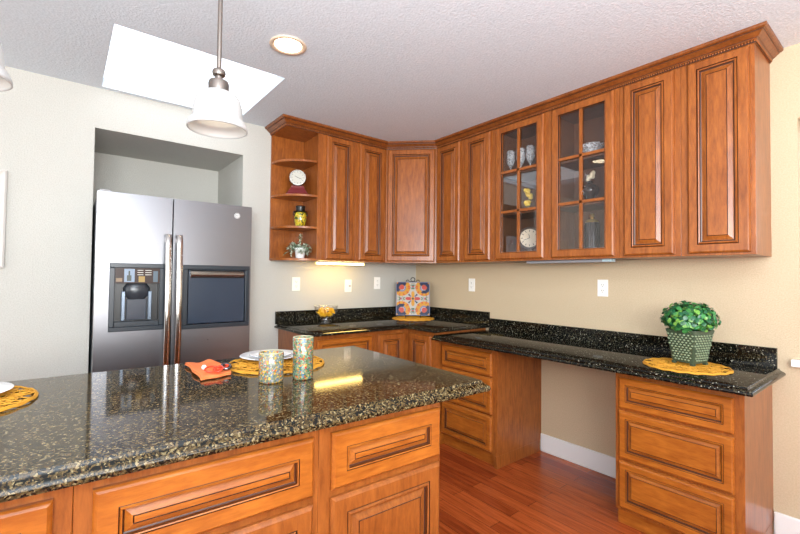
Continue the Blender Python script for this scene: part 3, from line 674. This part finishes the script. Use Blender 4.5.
# ------------------------------------------------------------ bowl of yellow sweets
bl = thing('footed_glass_bowl', 'clear footed glass bowl on the corner counter, filled with yellow sweets', 'bowl', (-1.145, -0.160, 0.9187))
bm = bmesh.new()
o_ = [(0.050, 0), (0.052, 0.006), (0.040, 0.012), (0.036, 0.020), (0.044, 0.028), (0.046, 0.034), (0.040, 0.040), (0.050, 0.050), (0.074, 0.068), (0.090, 0.092), (0.097, 0.122), (0.100, 0.150)]
i_ = [(0.097, 0.150), (0.093, 0.122), (0.086, 0.094), (0.070, 0.072), (0.045, 0.056), (0.01, 0.052)]
lathe(bm, o_+i_, 40)
make('bowl', bm, CRYSTAL, bl, smooth='all')
bm = bmesh.new(); tube(bm, [(0.0985*math.cos(a), 0.0985*math.sin(a), 0.150+0.003*math.sin(a*16)) for a in [2*math.pi*i/96 for i in range(96)]], 0.0022, 6, closed=True)
make('scalloped_rim', bm, mat('bright_glass_rim', (225, 220, 200), 0.1), bl, smooth='all')
bm = bmesh.new(); random.seed(3)
for i in range(150):
    z = random.uniform(0.062, 0.132); rm = 0.012+0.068*min(1, math.sqrt(max(0, (z-0.055)/0.045))) if z < 0.1 else 0.078*math.sqrt(max(0.02, (0.146-z)/0.046))
    rm = min(rm, 0.076); a = random.random()*6.28; r = rm*math.sqrt(random.random())
    bmesh.ops.create_icosphere(bm, subdivisions=2, radius=0.0085, matrix=Matrix.Translation((r*math.cos(a), r*math.sin(a), z)) @ Matrix.Rotation(random.random()*3, 4, 'Y') @ Matrix.Diagonal((1.25, 0.9, 0.8, 1)))
ye = mat('yellow_sweets', (255, 200, 24), 0.35)
o = make('yellow_sweets', bm, ye, None, (-1.145, -0.160, 0.9187), smooth='all'); tag(o, 'heap of yellow sweets inside the footed glass bowl', 'sweets', kind='stuff')

# ------------------------------------------------------------ decorative tile on a wire stand
TX, TY, TZ = -0.264, -0.266, 0.9505
ta = math.atan2(-(-3.36-TY), -(-2.9-TX))  # direction to the camera side
trz = R(-38)
NP = 64
CW, CNV, CYE, COR, CRD, CBL, CGN = range(7)
def tile_col(u, v_):
    x, y = u*2-1, v_*2-1; ax, ay = abs(x), abs(y)
    # corner motifs
    dx, dy = ax-0.66, ay-0.66; d = math.hypot(dx, dy); a = math.atan2(dy, dx)
    r0 = math.hypot(x, y)
    if max(ax, ay) > 0.965: return CBL
    outer = dx+dy > -0.06
    if d < 0.13: return CRD
    if d < 0.17: return COR if outer else CW
    if d < 0.36: return CNV if (outer or (x*y > 0 and dx-dy > 0.12)) else (CYE if d > 0.24 else CBL)
    if d < 0.50: return COR if (not outer and int((a+3.14)*5) % 3 == 0) else CYE
    if 0.58 <= d < 0.66 and (int((a+3.14)*7) % 3 == 0) and r0 > 0.45: return CGN
    # centre flower
    r = math.hypot(x, y); th = math.atan2(y, x)
    if r < 0.06: return CNV
    if r < 0.12: return CYE
    p = abs(math.cos(2*th))
    if r < 0.12+0.32*p**2 and p > 0.40: return CRD if ax > ay else CYE
    if r < 0.36 and p < 0.30: return CNV if r > 0.22 else CBL
    if 0.30 < r < 0.36 and p > 0.9: return CNV
    # side motifs
    for cx_, cy_ in ((0, 0.74), (0.74, 0)):
        e = math.hypot(ax-cx_, ay-cy_)
        if e < 0.06: return CRD
        if e < 0.11 and (int(math.atan2(ay-cy_, ax-cx_)*4) % 2): return CBL
        if 0.15 < e < 0.19 and (int(math.atan2(ay-cy_, ax-cx_)*3) % 2): return CGN
    return CW
TS = 0.325
bm = bmesh.new(); h = TS/2
G = [[bm.verts.new((-h+TS*i/NP, -0.006, TS*j/NP)) for i in range(NP+1)] for j in range(NP+1)]
for j in range(NP):
    for i in range(NP):
        bm.faces.new((G[j][i], G[j][i+1], G[j+1][i+1], G[j+1][i])).material_index = tile_col((i+0.5)/NP, (j+0.5)/NP)
box(bm, -h, -0.0058, 0, h, 0.006, TS)
TM = [mat('tile_'+n_, tuple(int(x*0.86) for x in c), 0.25, Specular_IOR_Level=0.12) for n_, c in (('ivory', (206, 198, 184)), ('navy', (28, 38, 74)), ('yellow', (226, 156, 30)), ('orange', (216, 96, 30)), ('coral', (206, 74, 66)), ('blue', (120, 132, 170)), ('green', (90, 120, 84)))]
tl = make('decorative_tile', bm, TM, None, (TX, TY, TZ), (R(-10), 0, trz))
tag(tl, 'square floral ceramic tile in navy, yellow and coral leaning on a stand', 'tile')
st = thing('tile_stand', 'black wire easel holding the decorative tile on the corner counter', 'stand', (TX, TY, TZ-0.0125), trz)
bm = bmesh.new()
for s in (-1, 1):
    tube(bm, [(s*0.07, -0.045, 0.020), (s*0.07, -0.043, 0.001), (s*0.07, -0.030, -0.002), (s*0.07, -0.005, 0.000), (s*0.07, 0.020, 0.008), (s*0.065, 0.050, 0.20), (s*0.03, 0.072, 0.33), (s*0.012, 0.076, 0.345)], 0.004, 8)
    cx_, cz_ = s*0.05, 0.337
    tube(bm, [(cx_+0.016*math.cos(a), 0.073, cz_+0.016*math.sin(a)) for a in [i*0.35 for i in range(16)]], 0.0035, 6)
tube(bm, [(0.020*math.cos(a), 0.076, 0.357+0.020*math.sin(a)) for a in [2*math.pi*i/20 for i in range(20)]], 0.004, 8, closed=True)
tube(bm, [(0, 0.07, 0.33), (0, 0.11, 0.16), (0, 0.14, -0.0015)], 0.004, 8)
make('wire_frame', bm, IRON, st, smooth='all')

# ------------------------------------------------------------ potted plant on the desk
def leaf(bm, p, d, L, w_, mi, nrm=None):
    d = d.normalized()
    if nrm is None:
        s = d.cross(Vector((0, 0, 1))); s = s.normalized() if s.length > 0.05 else Vector((1, 0, 0)); n_ = s.cross(d)
    else:
        s = d.cross(nrm).normalized(); n_ = s.cross(d)
    prof_ = [(0, 0.05), (0.2, 0.72), (0.5, 1.0), (0.8, 0.72), (1.0, 0.03)]
    c = [bm.verts.new(p+d*L*f - n_*L*0.25*f*f) for f, k in prof_]
    l_ = [bm.verts.new(p+d*L*f - n_*L*0.25*f*f + s*w_*k*0.5 + n_*w_*0.10*k) for f, k in prof_]
    r_ = [bm.verts.new(p+d*L*f - n_*L*0.25*f*f - s*w_*k*0.5 + n_*w_*0.10*k) for f, k in prof_]
    for i in range(4):
        bm.faces.new((c[i], c[i+1], l_[i+1], l_[i])).material_index = mi; bm.faces.new((c[i+1], c[i], r_[i], r_[i+1])).material_index = mi
PX, PY, PZ = -0.315, -2.575, 0.8671+0.0135
pp = thing('potted_plant', 'bushy green plant in a square woven pot on the desk counter', 'plant', (PX, PY, PZ), R(-17))
bm = bmesh.new()
def sq(hw, z, rr=0.008):
    P = []
    for cx_, cy_, a0 in ((hw-rr, hw-rr, 0), (-hw+rr, hw-rr, 90), (-hw+rr, -hw+rr, 180), (hw-rr, -hw+rr, 270)):
        P += [(cx_+rr*math.cos(R(a0+k*30)), cy_+rr*math.sin(R(a0+k*30)), z) for k in range(4)]
    return P
loft(bm, [sq(0.055, 0.010), sq(0.058, 0.018), sq(0.075, 0.160), sq(0.079, 0.172), sq(0.079, 0.180), sq(0.072, 0.180), sq(0.070, 0.160)])
for sx in (-1, 1):
    for sy in (-1, 1): box(bm, sx*0.048-0.009, sy*0.048-0.009, 0, sx*0.048+0.009, sy*0.048+0.009, 0.012)
POT = mat('sage_green_pot', (66, 80, 60), 0.4)
pot = make('pot', bm, POT, pp, smooth=True)
bm = bmesh.new()   # basket-weave lozenges standing proud of the pot's four sides
for k in range(4):
    Rk = Matrix.Rotation(R(90*k), 4, 'Z')
    for j in range(11):
        z = 0.026+j*0.0128; hw = 0.058+(z-0.018)*0.017/0.142
        for i in range(7):
            x = (-3+i+(0.5 if j % 2 else 0))*0.0190*(hw/0.066)
            if abs(x) > hw-0.009: continue
            m_ = Rk @ Matrix.Translation((x, -hw-0.0005, z)) @ Matrix.Rotation(R(8), 4, 'Y') @ Matrix.Diagonal((0.0074, 0.005, 0.0052, 1))
            bmesh.ops.create_icosphere(bm, subdivisions=1, radius=1, matrix=m_)
make('weave_relief', bm, mat('pale_sage_weave', (136, 150, 118), 0.3), pot, smooth='all')
bx('soil', (-0.0685, -0.0685, 0.145, 0.0685, 0.0685, 0.165), mat('soil', (44, 32, 22), 0.9), pp)
bm = bmesh.new(); random.seed(11)
for i in range(1000):
    a = random.random()*2*math.pi; ct_ = random.uniform(-0.62, 1.0); st_ = math.sqrt(1-ct_*ct_); k = random.uniform(0.62, 1.03)
    d = Vector((st_*math.cos(a), st_*math.sin(a), ct_)); p = Vector((d.x*0.122*k, d.y*0.122*k, 0.236+d.z*0.086*k))
    q_ = Vector((random.uniform(-1, 1), random.uniform(-1, 1), random.uniform(-1, 0.4))); tn = (q_ - d*q_.dot(d)).normalized()
    nm = (d + Vector((random.uniform(-.5, .5), random.uniform(-.5, .5), random.uniform(-.2, .7)))).normalized()
    leaf(bm, p, tn + d*0.35, random.uniform(0.020, 0.031), random.uniform(0.016, 0.023), random.choice((0, 0, 1, 1, 2)), nm)
GR = [mat('leaf_'+n_, c, 0.32) for n_, c in (('mid_green', (58, 128, 64)), ('deep_green', (30, 92, 56)), ('light_green', (112, 166, 72)))]
make('foliage', bm, GR, pp, smooth='all')
bm = bmesh.new()
for i in range(26):
    a = random.random()*6.28; rr = random.uniform(0.02, 0.09)
    tube(bm, [(0.03*math.cos(a), 0.03*math.sin(a), 0.165), (rr*0.7*math.cos(a), rr*0.7*math.sin(a), 0.215), (rr*math.cos(a), rr*math.sin(a), 0.25)], 0.0018, 5)
make('stem', bm, GR[1], pp)

# ------------------------------------------------------------ things on the open shelves
SXc, SYc = -1.400, -0.135
SYc = -0.15
ck = thing('mantel_clock', 'small clock with round silver face on a dark red stepped base', 'clock', (SXc-0.018, SYc, 1.9723), R(-26))
bm = bmesh.new(); loft(bm, [[(x*k, y*k2, z) for x, y in ((-1, -1), (1, -1), (1, 1), (-1, 1))] for k, k2, z in ((0.090, 0.042, 0), (0.090, 0.042, 0.012), (0.082, 0.038, 0.017), (0.066, 0.032, 0.042), (0.054, 0.026, 0.062), (0.050, 0.024, 0.080))])
make('clock_base', bm, mat('dark_red_lacquer', (104, 26, 30), 0.25), ck)
cy = Matrix.Translation((0, 0, 0.148)) @ Matrix.Rotation(R(90), 4, 'X')
bm = bmesh.new(); lathe(bm, [(0.058, -0.02), (0.066, -0.016), (0.069, 0.0), (0.068, 0.018), (0.063, 0.024), (0.057, 0.024), (0.055, 0.018)], 40); bmesh.ops.transform(bm, matrix=cy, verts=bm.verts)
make('clock_case', bm, mat('pewter', (160, 156, 150), 0.25, 0.9), ck, smooth=True)
bm = bmesh.new(); lathe(bm, [(0.056, 0.0184), (0.0555, 0.0196)], 40); bmesh.ops.transform(bm, matrix=cy, verts=bm.verts)
dial = make('dial', bm, mat('cream_dial', (186, 184, 172), 0.45), ck)
bm = bmesh.new()
for i in range(12):
    m_ = cy @ Matrix.Rotation(R(30*i), 4, 'Z') @ Matrix.Translation((0.046, 0, 0.0202)); bmesh.ops.create_cube(bm, size=1, matrix=m_ @ Matrix.Diagonal((0.010, 0.0028, 0.0006, 1)))
for ang, L in ((150, 0.026), (-20, 0.036)):
    m_ = cy @ Matrix.Rotation(R(ang), 4, 'Z') @ Matrix.Translation((L/2, 0, 0.0212)); bmesh.ops.create_cube(bm, size=1, matrix=m_ @ Matrix.Diagonal((L, 0.0034, 0.0006, 1)))
make('clock_hands', bm, BLACK, dial)
vz = thing('painted_jar', 'yellow and green speckled jar with a black lid on the middle shelf', 'jar', (SXc+0.006, SYc-0.01, 1.7173))
bm = bmesh.new(); lathe(bm, [(0.030, 0), (0.036, 0.004), (0.042, 0.02), (0.048, 0.06), (0.050, 0.095), (0.046, 0.115), (0.036, 0.122)], 32)
make('jar_body', bm, confetti('yellow_mosaic', [(196, 168, 30), (84, 96, 24), (212, 190, 60), (60, 66, 20), (180, 140, 24), (140, 150, 50)], 90), vz, smooth=True)
bm = bmesh.new(); lathe(bm, [(0.056, 0.1225), (0.058, 0.127), (0.038, 0.131), (0.036, 0.155), (0.040, 0.170), (0.036, 0.174)], 28)
make('lid', bm, BLACK, vz, smooth=True)
for s in (-1, 1):
    bm = bmesh.new(); tube(bm, [(s*0.044, 0, 0.112), (s*0.060, 0, 0.115), (s*0.062, 0, 0.100), (s*0.050, 0, 0.09)], 0.004, 6); make('handle', bm, BLACK, vz, smooth='all')
sp_ = thing('small_plant', 'small silvery-leaved plant in a white pot on the lowest open shelf', 'plant', (SXc+0.004, SYc-0.02, ZU+0.0143))
bm = bmesh.new(); lathe(bm, [(0.032, 0), (0.034, 0.002), (0.043, 0.072), (0.046, 0.074), (0.046, 0.084), (0.041, 0.084), (0.039, 0.06)], 32)
make('pot', bm, PORC, sp_, smooth=True)
bm = bmesh.new(); bs = bmesh.new(); random.seed(8)
for k in range(70):
    a = random.random()*6.28; e = random.uniform(-0.15, 0.75); L = random.uniform(0.06, 0.135)
    d0 = Vector((math.cos(a)*math.cos(e), math.sin(a)*math.cos(e)*0.75, math.sin(e)))
    if k < 3: d0 = Vector((0.06*(k-1), 0.0, 1)); L = 0.115
    pts = [Vector((0, 0, 0.075))+Vector((d0.x, d0.y, d0.z+0.25))*L*f - Vector((0, 0, 0.06))*f*f*(0.4 if k < 3 else 1) for f in (0, .25, .5, .75, 1)]
    pts = [Vector((max(-0.15, min(0.062, p.x)), max(-0.12, min(0.10, p.y)), p.z)) for p in pts]
    tube(bs, pts, 0.0012, 4)
    for i in range(14):
        f = random.uniform(0.25, 1)*4; j = min(3, int(f)); p = pts[j].lerp(pts[j+1], f-j)
        leaf(bm, p, Vector((random.uniform(-1, 1), random.uniform(-1, 1), random.uniform(-.3, .9))), random.uniform(0.016, 0.028), 0.009, random.choice((0, 0, 1)))
make('foliage', bm, [mat('silver_leaf', (206, 216, 196), 0.5), mat('grey_green_leaf', (104, 132, 96), 0.5)], sp_, smooth='all')
make('stem', bs, mat('grey_green_stem', (104, 120, 90), 0.5), sp_)

# ------------------------------------------------------------ things behind the glass doors
def wine(label, x, y):
    bm = bmesh.new()
    lathe(bm, [(0.032, 0), (0.032, 0.002), (0.006, 0.006), (0.0045, 0.03), (0.0045, 0.065), (0.010, 0.075), (0.026, 0.095), (0.034, 0.125), (0.035, 0.16), (0.032, 0.20), (0.0305, 0.20), (0.033, 0.16), (0.032, 0.125), (0.022, 0.097), (0.003, 0.080)], 24)
    o = make('wine_glass', bm, CUT, None, (x, y, 2.1153), smooth='all'); tag(o, label, 'glass', 'wine glasses in the cabinet')
wine('cut-crystal wine glass on its own at the left pane', -0.17, -1.325)
wine('cut-crystal wine glass in the middle of the three', -0.17, -1.418)
wine('cut-crystal wine glass nearest the right stile', -0.17, -1.503)
yf = thing('yellow_flower_figurine', 'yellow blossoms on a stem on the middle shelf behind glass', 'ornament', (-0.17, -1.492, 1.8153))
bm = bmesh.new(); tube(bm, [(0, 0, 0.004), (0.0, 0.005, 0.06), (0, 0, 0.16)], 0.004, 6); lathe(bm, [(0.028, 0), (0.026, 0.005), (0.006, 0.008)], 20); make('stem', bm, mat('olive_stem', (120, 120, 60), 0.5), yf, smooth=True)
random.seed(2)
for c in ((0.0, 0.012, 0.165), (-0.01, -0.015, 0.12), (0.0, 0.01, 0.07)):
    bm = bmesh.new()
    for i in range(9): bmesh.ops.create_icosphere(bm, subdivisions=2, radius=0.014, matrix=Matrix.Translation((c[0]+random.uniform(-.014, .014), c[1]+random.uniform(-.018, .018), c[2]+random.uniform(-.014, .014))))
    make('blossom', bm, mat('butter_yellow', (244, 204, 70), 0.5), yf, smooth='all')
rk = thing('round_clock', 'round dark-rimmed clock with a cream dial on the cabinet bottom shelf', 'clock', (-0.17, -1.500, ZU+0.0503), R(-60))
cy = Matrix.Translation((0, 0, 0.125)) @ Matrix.Rotation(R(90), 4, 'X')
bm = bmesh.new(); lathe(bm, [(0.07, -0.015), (0.080, -0.01), (0.084, 0.004), (0.080, 0.014), (0.070, 0.014), (0.068, 0.008)], 40); bmesh.ops.transform(bm, matrix=cy, verts=bm.verts); box(bm, -0.03, -0.014, 0, 0.03, 0.014, 0.012); box(bm, -0.012, -0.008, 0.011, 0.012, 0.008, 0.048)
make('clock_case', bm, mat('dark_bronze', (58, 44, 36), 0.35, 0.6), rk, smooth=True)
bm = bmesh.new(); lathe(bm, [(0.0685, 0.0084), (0.068, 0.010)], 40); bmesh.ops.transform(bm, matrix=cy, verts=bm.verts)
dial = make('dial', bm, mat('aged_cream_dial', (214, 196, 168), 0.4), rk)
bm = bmesh.new()
for i in range(12):
    m_ = cy @ Matrix.Rotation(R(30*i), 4, 'Z') @ Matrix.Translation((0.055, 0, 0.0106)); bmesh.ops.create_cube(bm, size=1, matrix=m_ @ Matrix.Diagonal((0.014, 0.005, 0.0006, 1)))
for ang, L in ((100, 0.03), (200, 0.045)):
    m_ = cy @ Matrix.Rotation(R(ang), 4, 'Z') @ Matrix.Translation((L/2, 0, 0.0116)); bmesh.ops.create_cube(bm, size=1, matrix=m_ @ Matrix.Diagonal((L, 0.004, 0.0006, 1)))
make('clock_hands', bm, BLACK, dial)
cd = bmesh.new()
def flute(r, z, k=1): return [((r*(1+0.06*k*math.cos(12*a)))*math.cos(a), (r*(1+0.06*k*math.cos(12*a)))*math.sin(a), z) for a in [2*math.pi*i/72 for i in range(72)]]
loft(cd, [flute(0.035, 0), flute(0.040, 0.012), flute(0.030, 0.03), flute(0.055, 0.055), flute(0.074, 0.095), flute(0.070, 0.095), flute(0.050, 0.06), flute(0.02, 0.042)])
o = make('crystal_dish', cd, CUT, None, (-0.17, -1.98, 2.1153), smooth='all'); tag(o, 'fluted crystal dish on the top shelf behind the right glass door', 'dish')
vs = thing('bottle_vase', 'dark round bottle with a pale flower stopper on the middle shelf', 'vase', (-0.17, -1.965, 1.8153))
bm = bmesh.new(); lathe(bm, [(0.030, 0), (0.032, 0.02), (0.034, 0.05), (0.052, 0.075), (0.056, 0.095), (0.048, 0.120), (0.026, 0.134), (0.015, 0.142), (0.014, 0.150), (0.018, 0.155)], 32)
make('vase_body', bm, mat('smoked_glass_dark', (44, 34, 30), 0.06), vs, smooth=True)
bm = bmesh.new()
for i in range(14): bmesh.ops.create_icosphere(bm, subdivisions=2, radius=0.013, matrix=Matrix.Translation((random.uniform(-.012, .012), random.uniform(-.018, .018), 0.166+0.05*i/14)))
make('flower', bm, mat('ivory_petals', (214, 200, 170), 0.5), vs, smooth='all')
cn = thing('canister', 'dark ribbed canister with a gold knob lid on the cabinet bottom shelf', 'canister', (-0.17, -1.978, ZU+0.0503))
bm = bmesh.new()
def rib(r, z): return [((r*(1+0.03*math.cos(16*a)))*math.cos(a), (r*(1+0.03*math.cos(16*a)))*math.sin(a), z) for a in [2*math.pi*i/96 for i in range(96)]]
loft(bm, [rib(0.042, 0), rib(0.046, 0.004), rib(0.046, 0.19), rib(0.043, 0.195)])
make('canister_body', bm, mat('dark_pewter', (62, 58, 60), 0.25, 0.6), cn, smooth=True)
bm = bmesh.new(); lathe(bm, [(0.042, 0.1955), (0.040, 0.205), (0.03, 0.216), (0.010, 0.222), (0.012, 0.230), (0.018, 0.240), (0.012, 0.254), (0.004, 0.258)], 28)
make('lid', bm, mat('antique_gold', (190, 160, 96), 0.3, 0.8), cn, smooth=True)
